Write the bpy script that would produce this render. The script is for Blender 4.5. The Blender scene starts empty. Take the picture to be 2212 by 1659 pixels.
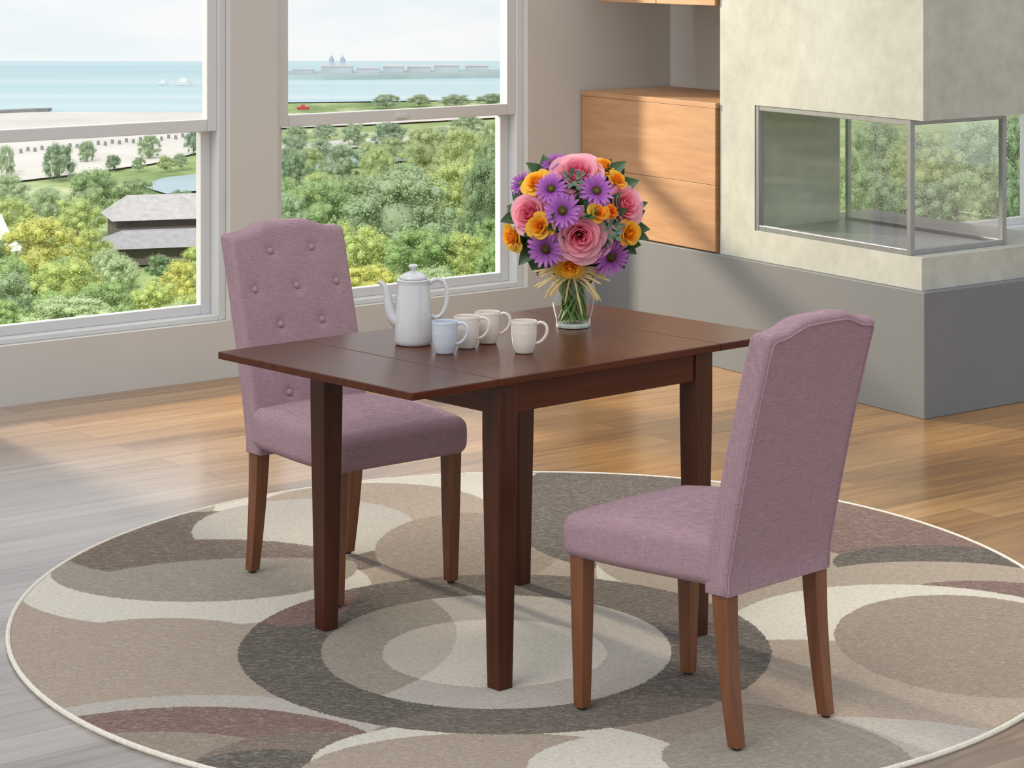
import bpy, bmesh, math, random
from mathutils import Vector, Matrix
RND = random.Random(7)
SC = bpy.context.scene
C = SC.collection
PI = math.pi
F = 5270.0; HC = 1.79; H0 = -120.0; CX = 1106.0

def ray(px, py, d):
    return Vector(((px-CX)/F*d, d, HC-(py-H0)/F*d))
def on_plane(px, py, z=0.0):
    return ray(px, py, F*(HC-z)/(py-H0))

# ------------------------------------------------------------------ materials
def lin(v):
    v /= 255.0
    return v/12.92 if v <= 0.04045 else ((v+0.055)/1.055)**2.4
def rgb(r, g, b, k=1.0):
    return (min(1, lin(r)*k), min(1, lin(g)*k), min(1, lin(b)*k), 1)
def mul(c, k):
    return (min(1, c[0]*k), min(1, c[1]*k), min(1, c[2]*k), 1)

class NT:
    def __init__(s, name):
        s.m = bpy.data.materials.new(name); s.m.use_nodes = True
        s.t = s.m.node_tree; s.b = s.t.nodes['Principled BSDF']; s.out = s.t.nodes['Material Output']
    def n(s, typ, **kw):
        nd = s.t.nodes.new(typ)
        for k, v in kw.items():
            setattr(nd, k, v)
        return nd
    def l(s, a, b): s.t.links.new(a, b)
    def mix(s, fac, a, b):
        m = s.n('ShaderNodeMix', data_type='RGBA')
        for inp, val in ((m.inputs[0], fac), (m.inputs[6], a), (m.inputs[7], b)):
            if hasattr(val, 'is_output'): s.l(val, inp)
            else: inp.default_value = val
        return m.outputs[2]
    def math(s, op, a, b=None):
        m = s.n('ShaderNodeMath', operation=op)
        for i, val in enumerate((a, b)):
            if val is None: continue
            if hasattr(val, 'is_output'): s.l(val, m.inputs[i])
            else: m.inputs[i].default_value = val
        return m.outputs[0]
    def coord(s, scale=(1, 1, 1), rotz=0, which='Object'):
        tc = s.n('ShaderNodeTexCoord'); mp = s.n('ShaderNodeMapping')
        s.l(tc.outputs[which], mp.inputs['Vector'])
        mp.inputs['Scale'].default_value = scale; mp.inputs['Rotation'].default_value = (0, 0, rotz)
        return mp.outputs[0]
    def noise(s, vec, scale, detail=4, rough=.55):
        nz = s.n('ShaderNodeTexNoise'); s.l(vec, nz.inputs['Vector'])
        nz.inputs['Scale'].default_value = scale; nz.inputs['Detail'].default_value = detail
        nz.inputs['Roughness'].default_value = rough
        return nz.outputs['Fac']
    def ramp(s, fac, stops):
        r = s.n('ShaderNodeValToRGB'); s.l(fac, r.inputs[0])
        e = r.color_ramp.elements
        e[0].position, e[0].color = stops[0]; e[1].position, e[1].color = stops[-1]
        for p, c in stops[1:-1]:
            x = e.new(p); x.color = c
        return r.outputs[0]
    def bump(s, h, strength, dist=.01):
        b = s.n('ShaderNodeBump'); b.inputs['Strength'].default_value = strength; b.inputs['Distance'].default_value = dist
        s.l(h, b.inputs['Height']); s.l(b.outputs[0], s.b.inputs['Normal'])
    def setp(s, rough=.5, metal=0, coat=0, spec=.5):
        s.b.inputs['Roughness'].default_value = rough; s.b.inputs['Metallic'].default_value = metal
        s.b.inputs['Coat Weight'].default_value = coat; s.b.inputs['Specular IOR Level'].default_value = spec

def nmat(name, col, rough=.5, var=.08, scale=12, stretch=(1, 1, 1), metal=0, coat=0, spec=.5, bump=0, detail=4):
    t = NT(name); t.setp(rough, metal, coat, spec)
    nz = t.noise(t.coord(stretch), scale, detail)
    c = t.ramp(nz, [(.3, mul(col, 1-var)), (.7, mul(col, 1+var))])
    t.l(c, t.b.inputs['Base Color'])
    if bump: t.bump(nz, bump)
    return t.m

def thin_glass(name, tint=(1, 1, 1, 1), base=.03, edge=.5, power=4.0):
    t = NT(name); t.t.nodes.remove(t.b)
    tr = t.n('ShaderNodeBsdfTransparent'); tr.inputs[0].default_value = tint
    gl = t.n('ShaderNodeBsdfGlossy'); gl.inputs['Roughness'].default_value = .02
    lw = t.n('ShaderNodeLayerWeight'); lw.inputs[0].default_value = .5
    nz = t.noise(t.coord(), 3, 2)
    f = t.math('MULTIPLY', t.math('POWER', lw.outputs['Facing'], power), edge)
    fac = t.math('ADD', f, t.math('MULTIPLY', t.math('ADD', nz, .5), base))
    mx = t.n('ShaderNodeMixShader'); t.l(fac, mx.inputs[0]); t.l(tr.outputs[0], mx.inputs[1]); t.l(gl.outputs[0], mx.inputs[2])
    t.l(mx.outputs[0], t.out.inputs['Surface'])
    return t.m

def fabric():
    t = NT('mauve_linen'); t.setp(.9, spec=.1)
    base = rgb(155, 128, 137)
    a = t.noise(t.coord((42, 42, 640)), 1.0, 4, .7)
    b = t.noise(t.coord((640, 640, 42)), 1.0, 4, .7)
    f = t.math('MULTIPLY', t.math('ADD', a, b), .5)
    c = t.ramp(f, [(.38, mul(base, .80)), (.5, base), (.62, mul(base, 1.30))])
    t.l(c, t.b.inputs['Base Color']); t.bump(f, .05, .0012)
    return t.m

def wood(name, c1, c2, rough, axis='x', scale=1.0, coat=0, spec=.5):
    t = NT(name); t.setp(rough, coat=coat, spec=spec)
    st = {'x': (1.5, 22, 22), 'y': (22, 1.5, 22), 'z': (22, 22, 1.5)}[axis]
    nz = t.noise(t.coord(tuple(q*scale for q in st)), 2.0, 6, .6)
    c = t.ramp(nz, [(.3, c1), (.7, c2)])
    t.l(c, t.b.inputs['Base Color']); t.bump(nz, .03, .003)
    t.b.inputs['Coat Roughness'].default_value = .15
    return t.m

def floor_mat():
    t = NT('plank_floor'); t.setp(.2, spec=.75)
    v = t.coord()
    br = t.n('ShaderNodeTexBrick'); t.l(v, br.inputs['Vector'])
    br.inputs['Color1'].default_value = (0, 0, 0, 1); br.inputs['Color2'].default_value = (1, 1, 1, 1)
    br.inputs['Mortar'].default_value = (.5, .5, .5, 1)
    br.inputs['Scale'].default_value = 1; br.inputs['Brick Width'].default_value = 3.2; br.inputs['Row Height'].default_value = .15
    br.inputs['Mortar Size'].default_value = .0022; br.inputs['Mortar Smooth'].default_value = .1; br.inputs['Bias'].default_value = 0
    g = t.noise(t.coord((.8, 12, 1)), 2.2, 7, .62)
    lo = t.noise(t.coord((.45, 2.2, 1)), 1.5, 4, .65)
    f = t.math('ADD', t.math('MULTIPLY', br.outputs['Color'], .18), t.math('ADD', t.math('MULTIPLY', g, .52), t.math('MULTIPLY', lo, .45)))
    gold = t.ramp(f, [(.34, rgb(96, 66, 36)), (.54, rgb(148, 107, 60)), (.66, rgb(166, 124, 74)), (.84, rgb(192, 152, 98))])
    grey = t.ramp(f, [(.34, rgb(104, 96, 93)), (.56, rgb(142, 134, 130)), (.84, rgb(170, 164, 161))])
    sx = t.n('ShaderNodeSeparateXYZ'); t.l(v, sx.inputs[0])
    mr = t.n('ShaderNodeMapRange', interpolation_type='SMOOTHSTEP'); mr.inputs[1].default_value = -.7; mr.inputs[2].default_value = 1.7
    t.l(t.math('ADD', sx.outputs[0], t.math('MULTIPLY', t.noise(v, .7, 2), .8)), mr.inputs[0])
    c = t.mix(mr.outputs[0], grey, gold)  # grey-to-gold blend paints in cool sky sheen at left, warm sunlight at right
    c2 = t.mix(t.math('MULTIPLY', br.outputs['Fac'], .45), c, rgb(80, 64, 50))
    t.l(c2, t.b.inputs['Base Color'])
    t.bump(t.math('SUBTRACT', g, t.math('MULTIPLY', br.outputs['Fac'], .8)), .03, .003)
    return t.m

def concrete_mat():
    t = NT('cast_concrete'); t.setp(.75, spec=.3)
    v = t.coord()
    a = t.noise(v, 1.6, 8, .6); b = t.noise(v, 14, 6, .7)
    f = t.math('ADD', t.math('MULTIPLY', a, .6), t.math('MULTIPLY', b, .4))
    c = t.ramp(f, [(.3, rgb(154, 156, 147)), (.5, rgb(176, 178, 170)), (.7, rgb(193, 195, 188))])
    sp = t.noise(v, 9, 8, .8)
    c = t.mix(t.math('GREATER_THAN', sp, .71), c, rgb(138, 138, 128))
    t.l(c, t.b.inputs['Base Color']); t.bump(f, .12, .01)
    return t.m

# ------------------------------------------------------------------ mesh builder
class MB:
    def __init__(s): s.v = []; s.f = []
    def add(s, vs, fs):
        n = len(s.v); s.v += [tuple(v) for v in vs]; s.f += [tuple(i+n for i in f) for f in fs]; return s
    def hexa(s, p):   # p: 4 bottom ccw, 4 top ccw
        return s.add(p, [(3, 2, 1, 0), (4, 5, 6, 7), (0, 1, 5, 4), (1, 2, 6, 5), (2, 3, 7, 6), (3, 0, 4, 7)])
    def box(s, x0, x1, y0, y1, z0, z1):
        return s.hexa([(x0, y0, z0), (x1, y0, z0), (x1, y1, z0), (x0, y1, z0), (x0, y0, z1), (x1, y0, z1), (x1, y1, z1), (x0, y1, z1)])
    def grid(s, fn, nu, nv):
        vs = [fn(i/nu, j/nv) for i in range(nu+1) for j in range(nv+1)]
        fs = [(i*(nv+1)+j, (i+1)*(nv+1)+j, (i+1)*(nv+1)+j+1, i*(nv+1)+j+1) for i in range(nu) for j in range(nv)]
        return s.add(vs, fs)
    def rings(s, rings, cap=True, closed=False):
        n = len(rings[0]); vs = [p for r in rings for p in r]; fs = []
        m = len(rings)
        for i in range(m if closed else m-1):
            k = (i+1) % m
            for j in range(n):
                fs.append((i*n+j, i*n+(j+1) % n, k*n+(j+1) % n, k*n+j))
        if cap and not closed:
            fs.append(tuple(reversed(range(n)))); fs.append(tuple((m-1)*n+j for j in range(n)))
        return s.add(vs, fs)
    def tube(s, path, r, n=8, flat=1.0, closed=False):
        path = [Vector(p) for p in path]; m = len(path)
        rr = r if isinstance(r, (list, tuple)) else [r]*m
        rings = []; up = None
        for i in range(m):
            if closed: t = path[(i+1) % m]-path[i-1]
            else: t = path[min(i+1, m-1)]-path[max(i-1, 0)]
            t.normalize()
            if up is None:
                up = Vector((0, 0, 1)) if abs(t.z) < .9 else Vector((0, 1, 0))
            a = t.cross(up); a.normalize(); b = a.cross(t); b.normalize(); up = b
            rings.append([path[i]+a*(math.cos(2*PI*j/n)*rr[i])+b*(math.sin(2*PI*j/n)*rr[i]*flat) for j in range(n)])
        return s.rings(rings, True, closed)
    def lathe(s, prof, n=40, c=(0, 0, 0), cap=True):
        rings = [[(c[0]+max(r, 1e-5)*math.cos(2*PI*j/n), c[1]+max(r, 1e-5)*math.sin(2*PI*j/n), c[2]+z) for j in range(n)] for r, z in prof]
        return s.rings(rings, cap)
    def rbox(s, c, h, r, nin=10, na=4, fn=None):
        ax = []
        for k in range(3):
            e = h[k]-r; l = [-(e+r*math.tan(PI/4*(na-i)/na)) for i in range(na)]
            l += [-e+2*e*i/nin for i in range(nin+1)]
            l += [e+r*math.tan(PI/4*(i+1)/na) for i in range(na)]
            ax.append(l)
        key = {}; vs = []; fs = []
        def vid(q):
            kk = tuple(round(x, 6) for x in q)
            if kk not in key:
                inn = Vector([max(-(h[i]-r), min(h[i]-r, q[i])) for i in range(3)]); d = Vector(q)-inn
                p = inn+(d.normalized()*r if d.length > 1e-9 else d)
                if fn: p = fn(p)
                key[kk] = len(vs); vs.append((p[0]+c[0], p[1]+c[1], p[2]+c[2]))
            return key[kk]
        for k in range(3):
            a, b = [i for i in range(3) if i != k]
            for sg in (0, -1):
                for i in range(len(ax[a])-1):
                    for j in range(len(ax[b])-1):
                        q = []
                        for (ii, jj) in ((i, j), (i+1, j), (i+1, j+1), (i, j+1)):
                            p = [0, 0, 0]; p[k] = ax[k][sg]; p[a] = ax[a][ii]; p[b] = ax[b][jj]; q.append(vid(p))
                        fs.append(tuple(q))
        return s.add(vs, fs)
    def build(s, name, mat, parent=None, loc=None, rotz=0, smooth=40, bevel=0):
        me = bpy.data.meshes.new(name); me.from_pydata(s.v, [], s.f)
        bm = bmesh.new(); bm.from_mesh(me); bmesh.ops.recalc_face_normals(bm, faces=bm.faces); bm.to_mesh(me); bm.free()
        if smooth:
            me.polygons.foreach_set('use_smooth', [True]*len(me.polygons))
            me.set_sharp_from_angle(angle=math.radians(smooth))
        me.materials.append(mat)
        o = bpy.data.objects.new(name, me); C.objects.link(o)
        if parent: o.parent = parent
        if loc is not None: o.location = loc
        if rotz: o.rotation_euler = (0, 0, rotz)
        if bevel:
            b = o.modifiers.new('bevel', 'BEVEL'); b.width = bevel; b.segments = 2; b.limit_method = 'ANGLE'
        return o

def tag(o, label, cat=None, group=None, kind=None):
    o['label'] = label
    if cat: o['category'] = cat
    if group: o['group'] = group
    if kind: o['kind'] = kind
    return o
def thing(name, label, cat, loc=(0, 0, 0), rotz=0, group=None, kind=None):
    o = bpy.data.objects.new(name, None); C.objects.link(o); o.location = loc; o.rotation_euler = (0, 0, rotz)
    o.empty_display_size = .05
    return tag(o, label, cat, group, kind)
def copy_tree(o, parent=None):
    c = o.copy(); C.objects.link(c); c.parent = parent
    for ch in o.children: copy_tree(ch, c)
    return c
def catmull(pts, n=6):
    P = [Vector(p) for p in pts]; P = [2*P[0]-P[1]]+P+[2*P[-1]-P[-2]]; out = []
    for i in range(1, len(P)-2):
        for k in range(n):
            t = k/n; a, b, c, d = P[i-1:i+3]
            out.append(.5*((2*b)+(c-a)*t+(2*a-5*b+4*c-d)*t*t+(3*b-a-3*c+d)*t**3))
    out.append(P[-2]); return out
def sstep(t):
    t = max(0, min(1, t)); return t*t*(3-2*t)

# ------------------------------------------------------------------ camera, world, sun
cam = bpy.data.cameras.new('camera'); co = bpy.data.objects.new('camera', cam); C.objects.link(co)
co.location = (0, 0, HC); co.rotation_euler = (PI/2, 0, 0)
cam.sensor_width = 36; cam.lens = 36*F/2212; cam.shift_y = -(829.5-H0)/2212; cam.clip_end = 3000; cam.clip_start = .05
SC.camera = co
SC.view_settings.view_transform = 'Standard'; SC.view_settings.look = 'None'

w = bpy.data.worlds.new('sky'); SC.world = w; w.use_nodes = True
nt = w.node_tree; bg = nt.nodes['Background']
tc = nt.nodes.new('ShaderNodeTexCoord'); mp = nt.nodes.new('ShaderNodeMapping'); mp.inputs['Scale'].default_value = (5, 5, 26)
nz = nt.nodes.new('ShaderNodeTexNoise'); nz.inputs['Scale'].default_value = 2.4; nz.inputs['Detail'].default_value = 8
rp = nt.nodes.new('ShaderNodeValToRGB'); rp.color_ramp.elements[0].position = .35; rp.color_ramp.elements[0].color = (.87, .93, .96, 1)
rp.color_ramp.elements[1].position = .58; rp.color_ramp.elements[1].color = (.975, .98, .985, 1)
nt.links.new(tc.outputs['Generated'], mp.inputs[0]); nt.links.new(mp.outputs[0], nz.inputs['Vector'])
nt.links.new(nz.outputs['Fac'], rp.inputs[0]); nt.links.new(rp.outputs[0], bg.inputs[0]); bg.inputs[1].default_value = 1.0

sun = bpy.data.lights.new('sun', 'SUN'); so = bpy.data.objects.new('sun', sun); C.objects.link(so)
sun.energy = 1.2; sun.angle = math.radians(34); sun.color = (1, .97, .93)
so.rotation_euler = Vector((.46, .60, -.75)).to_track_quat('-Z', 'Y').to_euler()
def spot(name, loc, target, energy, col, size, blend, rad):
    sp = bpy.data.lights.new(name, 'SPOT'); spo = bpy.data.objects.new(name, sp); C.objects.link(spo)
    spo.location = loc; spo.rotation_euler = (Vector(target)-Vector(loc)).to_track_quat('-Z', 'Y').to_euler()
    sp.energy = energy; sp.color = col; sp.spot_size = math.radians(size); sp.spot_blend = blend; sp.shadow_soft_size = rad
spot('low_sun', (-4.5, 12.8, 3.0), (1.0, 9.7, .5), 2900, (1, .86, .64), 60, .3, .26)
spot('park_fill_spot', (-70, 25, 110), (0, 235, -25), 2.6e6, (1, .97, .9), 84, .25, 9)  # added spot that brightens the park trees only; its cone misses the room

# ------------------------------------------------------------------ shared materials
M_wall = nmat('warm_grey_plaster', rgb(196, 194, 190), .8, .02, 3)
M_frame = nmat('grey_window_metal', rgb(204, 206, 207), .45, .02, 6)
M_glass = thin_glass('window_glass', (.98, .99, .99, 1), .03, .25)
M_conc = concrete_mat()
M_plinth = nmat('grey_plinth_paint', rgb(110, 113, 116), .6, .03, 3)
M_steel = nmat('brushed_steel', rgb(150, 152, 153), .35, .06, 30, metal=.7)
M_dark = nmat('dark_tray', rgb(128, 130, 130), .35, .1, 8)
M_table = wood('dark_mahogany', rgb(65, 28, 13), rgb(87, 42, 21), .27, 'x', 1.0, coat=0, spec=.2)
M_tleg = wood('dark_mahogany_leg', rgb(57, 28, 14), rgb(77, 40, 22), .4, 'z', 1.0, coat=0, spec=.25)
M_leg = wood('reddish_mahogany', rgb(98, 57, 33), rgb(126, 78, 48), .4, 'z', 1.0, coat=.05)
M_fab = fabric()
M_black = nmat('black_plastic', rgb(25, 24, 24), .5, .1, 20)

# ------------------------------------------------------------------ the room
WB = (-1.98, 9.433, 0); WA = math.atan2(.6243, .7812)
fb = MB(); fb.box(-9, 11, -14, .12, -.1, 0)
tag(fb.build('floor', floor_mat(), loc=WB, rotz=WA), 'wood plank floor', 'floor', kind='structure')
H1 = (-.306, 1.044); H2 = (1.277, 2.626); H3 = (4.66, 6.30)
ZB, ZT = .235, 2.25
wm = MB()
for a, b in ((-2.6, H1[0]), (H1[1], H2[0]), (H2[1], H3[0]), (H3[1], 8.0)):
    wm.box(a, b, 0, .2, 0, 2.7)
for a, b in (H1, H2, H3):
    wm.box(a, b, 0, .2, 0, ZB); wm.box(a, b, 0, .2, ZT, 2.7)
tag(wm.build('wall_left', M_wall, loc=WB, rotz=WA, smooth=0), 'warm grey window wall', 'wall', kind='structure')

def window(idx, hole, label):
    root = thing('window_%d' % idx, label, 'window', WB, WA, kind='structure')
    a, b = hole; fw = .035; st = .048; zm = 1.04
    m = MB(); m.box(a, a+fw, .035, .16, ZB, ZT); m.box(b-fw, b, .035, .16, ZB, ZT)
    m.box(a+fw, b-fw, .035, .16, ZT-fw, ZT); m.box(a+fw, b-fw, .035, .16, ZB, ZB+.022)
    m.build('window_frame', M_frame, root, bevel=.003)
    for nm, y0, y1, z0, z1, rb, rt in (('upper_sash', .045, .085, zm-.022, ZT-fw, .05, .05), ('lower_sash', .095, .135, ZB+.022, zm+.022, .04, .045)):
        m = MB(); x0, x1 = a+fw, b-fw
        m.box(x0, x0+st, y0, y1, z0, z1); m.box(x1-st, x1, y0, y1, z0, z1)
        m.box(x0+st, x1-st, y0, y1, z0, z0+rb); m.box(x0+st, x1-st, y0, y1, z1-rt, z1)
        s = m.build(nm, M_frame, root, bevel=.003)
        g = MB(); ym = (y0+y1)/2; g.add([(x0+st, ym, z0+rb), (x1-st, ym, z0+rb), (x1-st, ym, z1-rt), (x0+st, ym, z1-rt)], [(0, 1, 2, 3)])
        g.build('pane', M_glass, s, smooth=0)
    if idx == 2:
        m = MB(); xm = (a+b)/2
        m.box(xm-.03, xm+.03, .036, .046, zm-.012, zm+.010); m.build('sash_lock', M_frame, root, bevel=.003)
window(1, H1, 'left double hung window overlooking beach and park')
window(2, H2, 'right double hung window overlooking park and harbour')
window(3, H3, 'window seen behind and through the glass fireplace')

# ------------------------------------------------------------------ fireplace corner
FO = Vector((1.556, 9.203, 0)); TV = Vector((-.5145, .8575, 0)); RV = Vector((.7812, .6243, 0))
def FF(t, r, z): return TV*t+RV*r+Vector((0, 0, z))
def fhex(m, t0, t1, r0, r1, z0, z1):
    return m.hexa([FF(t0, r0, z0), FF(t0, r1, z0), FF(t1, r1, z0), FF(t1, r0, z0), FF(t0, r0, z1), FF(t0, r1, z1), FF(t1, r1, z1), FF(t1, r0, z1)])
m = MB(); fhex(m, 1.34, 2.42, .56, .64, 0, 2.7)
tag(m.build('wall_back', M_wall, loc=FO, smooth=0), 'beige niche wall above the oak cabinet', 'wall', kind='structure')

fp = thing('fireplace', 'corner fireplace of pale concrete with see-through glass firebox on grey plinth', 'fireplace', FO)
foot = [(-.010, -.010), (-.010, 1.7), (1.33, 1.7), (1.33, .555), (2.405, .555), (2.405, -.010)]
m = MB(); m.rings([[FF(t, r, z) for t, r in foot] for z in (0, .477)])
m.build('plinth', M_plinth, fp, smooth=0, bevel=.003)
m = MB(); fhex(m, .030, 1.33, .014, .95, .478, .602); m.build('hearth_slab', M_conc, fp, smooth=0)
m = MB(); fhex(m, .022, 1.33, .014, .95, 1.122, 2.7); m.build('hood', M_conc, fp, smooth=0)
m = MB(); fhex(m, 1.085, 1.33, .014, .52, .602, 1.122); m.build('pier', M_conc, fp, smooth=0)
fr = MB(); TA, RA0, RB0, k, fw = .100, .020, .575, .022, .020
for (t0, t1, r0, r1) in ((TA, 1.085, RA0, RA0+fw), (TA, TA+fw, RA0, RB0), (TA, 1.085, RB0-fw, RB0)):
    fhex(fr, t0, t1, r0, r1, .602, .602+k); fhex(fr, t0, t1, r0, r1, 1.122-k, 1.122)
for (t, r) in ((TA, RA0), (TA, RB0-fw), (1.064, RA0)):
    fhex(fr, t-.002, t+.022, r-.002, r+.022, .602, 1.122)
fhex(fr, 1.064, 1.086, RB0-fw, RB0, .602, 1.122)
gf = fr.build('glass_frame', M_steel, fp, smooth=0, bevel=.002)
M_fglass = thin_glass('firebox_glass', (.985, .99, .99, 1), .18, .4, 3)
def gpane(t0, r0, t1, r1):
    g = MB(); g.add([FF(t0, r0, .62), FF(t1, r1, .62), FF(t1, r1, 1.1), FF(t0, r0, 1.1)], [(0, 1, 2, 3)]); g.build('glass_pane', M_fglass, gf, smooth=0)
gpane(TA+.01, .03, 1.07, .03); gpane(TA+.01, .03, TA+.01, .565); gpane(TA+.01, .565, 1.07, .565)
m = MB(); fhex(m, .14, 1.06, .06, .54, .602, .612); m.build('firebox_tray', M_dark, fp, smooth=0, bevel=.002)

cb = thing('cabinet', 'low oak cabinet with two wide drawers standing in the niche', 'cabinet', FO)
t = NT('oak_front'); t.setp(.5, spec=.3)
nzv = t.noise(t.coord((3, 3, 30)), 1.2, 6, .6)
t.l(t.ramp(nzv, [(.3, rgb(166, 125, 90)), (.7, rgb(184, 144, 108))]), t.b.inputs['Base Color'])
M_cab = t.m
def fcab(parent, t0, t1, r0, r1, z0, z1, name, mat=None, bevel=.0015):
    m = MB(); fhex(m, t0, t1, r0, r1, z0, z1)
    return m.build(name, mat or M_cab, parent, smooth=0, bevel=bevel)
fcab(cb, 1.345, 2.395, .012, .55, .478, 1.092, 'carcass')
fcab(cb, 1.34, 2.40, -.004, .552, 1.093, 1.116, 'top')
fcab(cb, 1.345, 2.395, -.002, .011, .484, .7655, 'drawer'); fcab(cb, 1.345, 2.395, -.002, .011, .767, 1.092, 'drawer')
wc = thing('wall_cabinet', 'oak wall cabinet hanging high in the niche, cut by the photo top', 'cabinet', FO)
fcab(wc, 1.345, 2.23, .012, .555, 1.532, 2.2, 'carcass')
fcab(wc, 1.345, 1.785, -.004, .011, 1.53, 2.2, 'door'); fcab(wc, 1.79, 2.23, -.004, .011, 1.53, 2.2, 'door')

# ------------------------------------------------------------------ rug
RUG = Vector((.08, 6.64, 0)); RA, RB = 1.42, 1.60; RZ = .010
def rug_mat():
    t = NT('patterned_rug'); t.setp(.95, spec=.1)
    tcn = t.n('ShaderNodeTexCoord'); v = tcn.outputs['Object']
    nn = t.n('ShaderNodeTexNoise'); t.l(v, nn.inputs['Vector']); nn.inputs['Scale'].default_value = 140; nn.inputs['Detail'].default_value = 1
    vm = t.n('ShaderNodeVectorMath', operation='MULTIPLY_ADD'); t.l(nn.outputs['Color'], vm.inputs[0]); vm.inputs[1].default_value = (.016,)*3
    t.l(v, vm.inputs[2]); vec = vm.outputs[0]
    cache = {}
    def E(e):
        if e in cache: return cache[e]
        cx, cy, rx, ry = e
        K = F*HC; dt = K/(cy-ry-H0); db = K/(cy+ry-H0); dc = (dt+db)/2
        d0 = K/(cy-H0); X = (cx-CX)/F*d0; hx = rx*d0/F; hy = (dt-db)/2
        s = t.n('ShaderNodeVectorMath', operation='SUBTRACT'); t.l(vec, s.inputs[0]); s.inputs[1].default_value = (X-RUG.x+.008, dc-RUG.y+.008, 0)
        q = t.n('ShaderNodeVectorMath', operation='MULTIPLY'); t.l(s.outputs[0], q.inputs[0]); q.inputs[1].default_value = (1/hx, 1/hy, 0)
        ln = t.n('ShaderNodeVectorMath', operation='LENGTH'); t.l(q.outputs[0], ln.inputs[0])
        cache[e] = t.math('LESS_THAN', ln.outputs['Value'], 1.0); return cache[e]
    T = rgb(174, 159, 145); T2 = rgb(154, 140, 128); D = rgb(100, 93, 88); CR = rgb(218, 212, 200); L = rgb(188, 182, 174); O = rgb(156, 149, 137)
    MR = rgb(130, 105, 99); BR = rgb(130, 115, 105); T3 = rgb(196, 188, 176); DB = rgb(118, 104, 95); DR = rgb(114, 105, 98)
    ring = (1090, 1422, 580, 174); inn = (1072, 1417, 380, 124); cen = (1068, 1420, 243, 74); lc = (560, 1400, 425, 160)
    rc = (1350, 1680, 640, 170)
    layers = [
        (CR, [(980, 1110, 520, 84)], []),
        (T, [(800, 1110, 260, 60)], []),
        (DB, [(520, 1185, 400, 76)], []),
        (L, [(655, 1150, 240, 66)], []),
        (CR, [(420, 1278, 380, 84)], []),
        (O, [(440, 1240, 330, 68)], []),
        (DB, [(520, 1185, 400, 76), (440, 1240, 330, 68)], [(560, 1290, 430, 78)]),
        (T, [(300, 1465, 360, 122)], []),
        (T2, [(1010, 1195, 200, 80)], []),
        (D, [(1340, 1120, 250, 120)], [(1560, 1180, 290, 110)]),
        (CR, [(1760, 1260, 470, 150)], []),
        (T, [(1740, 1215, 460, 128)], []),
        (BR, [(2000, 1150, 330, 74)], []),
        (MR, [(2000, 1150, 330, 74), (1740, 1215, 460, 128)], []),
        (D, [(2020, 1225, 220, 40)], []),
        (T, [(2020, 1260, 260, 40)], []),
        (MR, [(2120, 1282, 150, 20)], []),
        (CR, [(1990, 1390, 420, 120)], []),
        (T2, [(2110, 1405, 300, 112)], []),
        (T, [(1760, 1520, 480, 130)], [(2110, 1405, 300, 112)]),
        (L, [(400, 1650, 500, 140)], []),
        (MR, [(380, 1666, 470, 130)], []),
        (T2, [(300, 1690, 380, 100)], []),
        (BR, [(660, 1700, 280, 110)], []),
        (D, [(560, 1700, 190, 72)], []),
        (CR, [(1080, 1660, 410, 96)], []),
        (T, [(1070, 1690, 430, 98)], []),
        (CR, [(1560, 1670, 420, 90)], []),
        (T2, [rc], [(1080, 1660, 410, 96)]),
        (L, [(1850, 1650, 420, 92)], []),
        (O, [(1850, 1650, 420, 92), rc], []),
        (D, [ring], []),
        (DR, [ring, rc], []),
        (DR, [ring, (1400, 1240, 800, 112)], []),
        (MR, [ring, (640, 1300, 130, 60)], []),
        (L, [inn], []),
        (O, [inn, lc], []),
        (CR, [cen], []),
        (T3, [cen, lc], []),
    ]
    col = T
    for c, inc, exc in layers:
        fac = None
        for e in inc: fac = E(e) if fac is None else t.math('MULTIPLY', fac, E(e))
        for e in exc: fac = t.math('MULTIPLY', fac, t.math('SUBTRACT', 1.0, E(e)))
        col = t.mix(fac, col, c)
    s2 = t.noise(t.coord((1, 2.6, 1)), 85, 5, .82)
    spk = t.ramp(s2, [(.30, (.40, .39, .38, 1)), (.48, (.90, .90, .90, 1)), (.68, (1.0, 1.0, 1.0, 1))])
    mm = t.n('ShaderNodeMix', data_type='RGBA', blend_type='MULTIPLY'); mm.inputs[0].default_value = 1
    t.l(col, mm.inputs[6]); t.l(spk, mm.inputs[7])
    s3 = t.noise(t.coord((1, 4.0, 1), 0), 60, 5, .88)
    c2 = t.mix(t.math('MULTIPLY', t.math('GREATER_THAN', s3, .55), .28), mm.outputs[2], rgb(224, 216, 204))
    t.l(c2, t.b.inputs['Base Color'])
    t.bump(s2, .6, .004)
    return t.m
rug = thing('rug', 'large round rug with overlapping circles in beige, charcoal and cream', 'rug', RUG)
m = MB(); N = 160
def rr(k, z): return [(RA*k*math.cos(2*PI*j/N), RB*k*math.sin(2*PI*j/N), z) for j in range(N)]
m.rings([rr(.99, 0), rr(.993, RZ*.5), rr(.99, RZ), rr(.6, RZ), rr(.2, RZ)]); m.build('pile', rug_mat(), rug)
m = MB(); m.tube([(RA*.996*math.cos(2*PI*j/N), RB*.996*math.sin(2*PI*j/N), .006) for j in range(N)], .0068, 8, 1, True)
m.build('binding', nmat('cream_binding', rgb(216, 210, 198), .9, .12, 90), rug)

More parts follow.
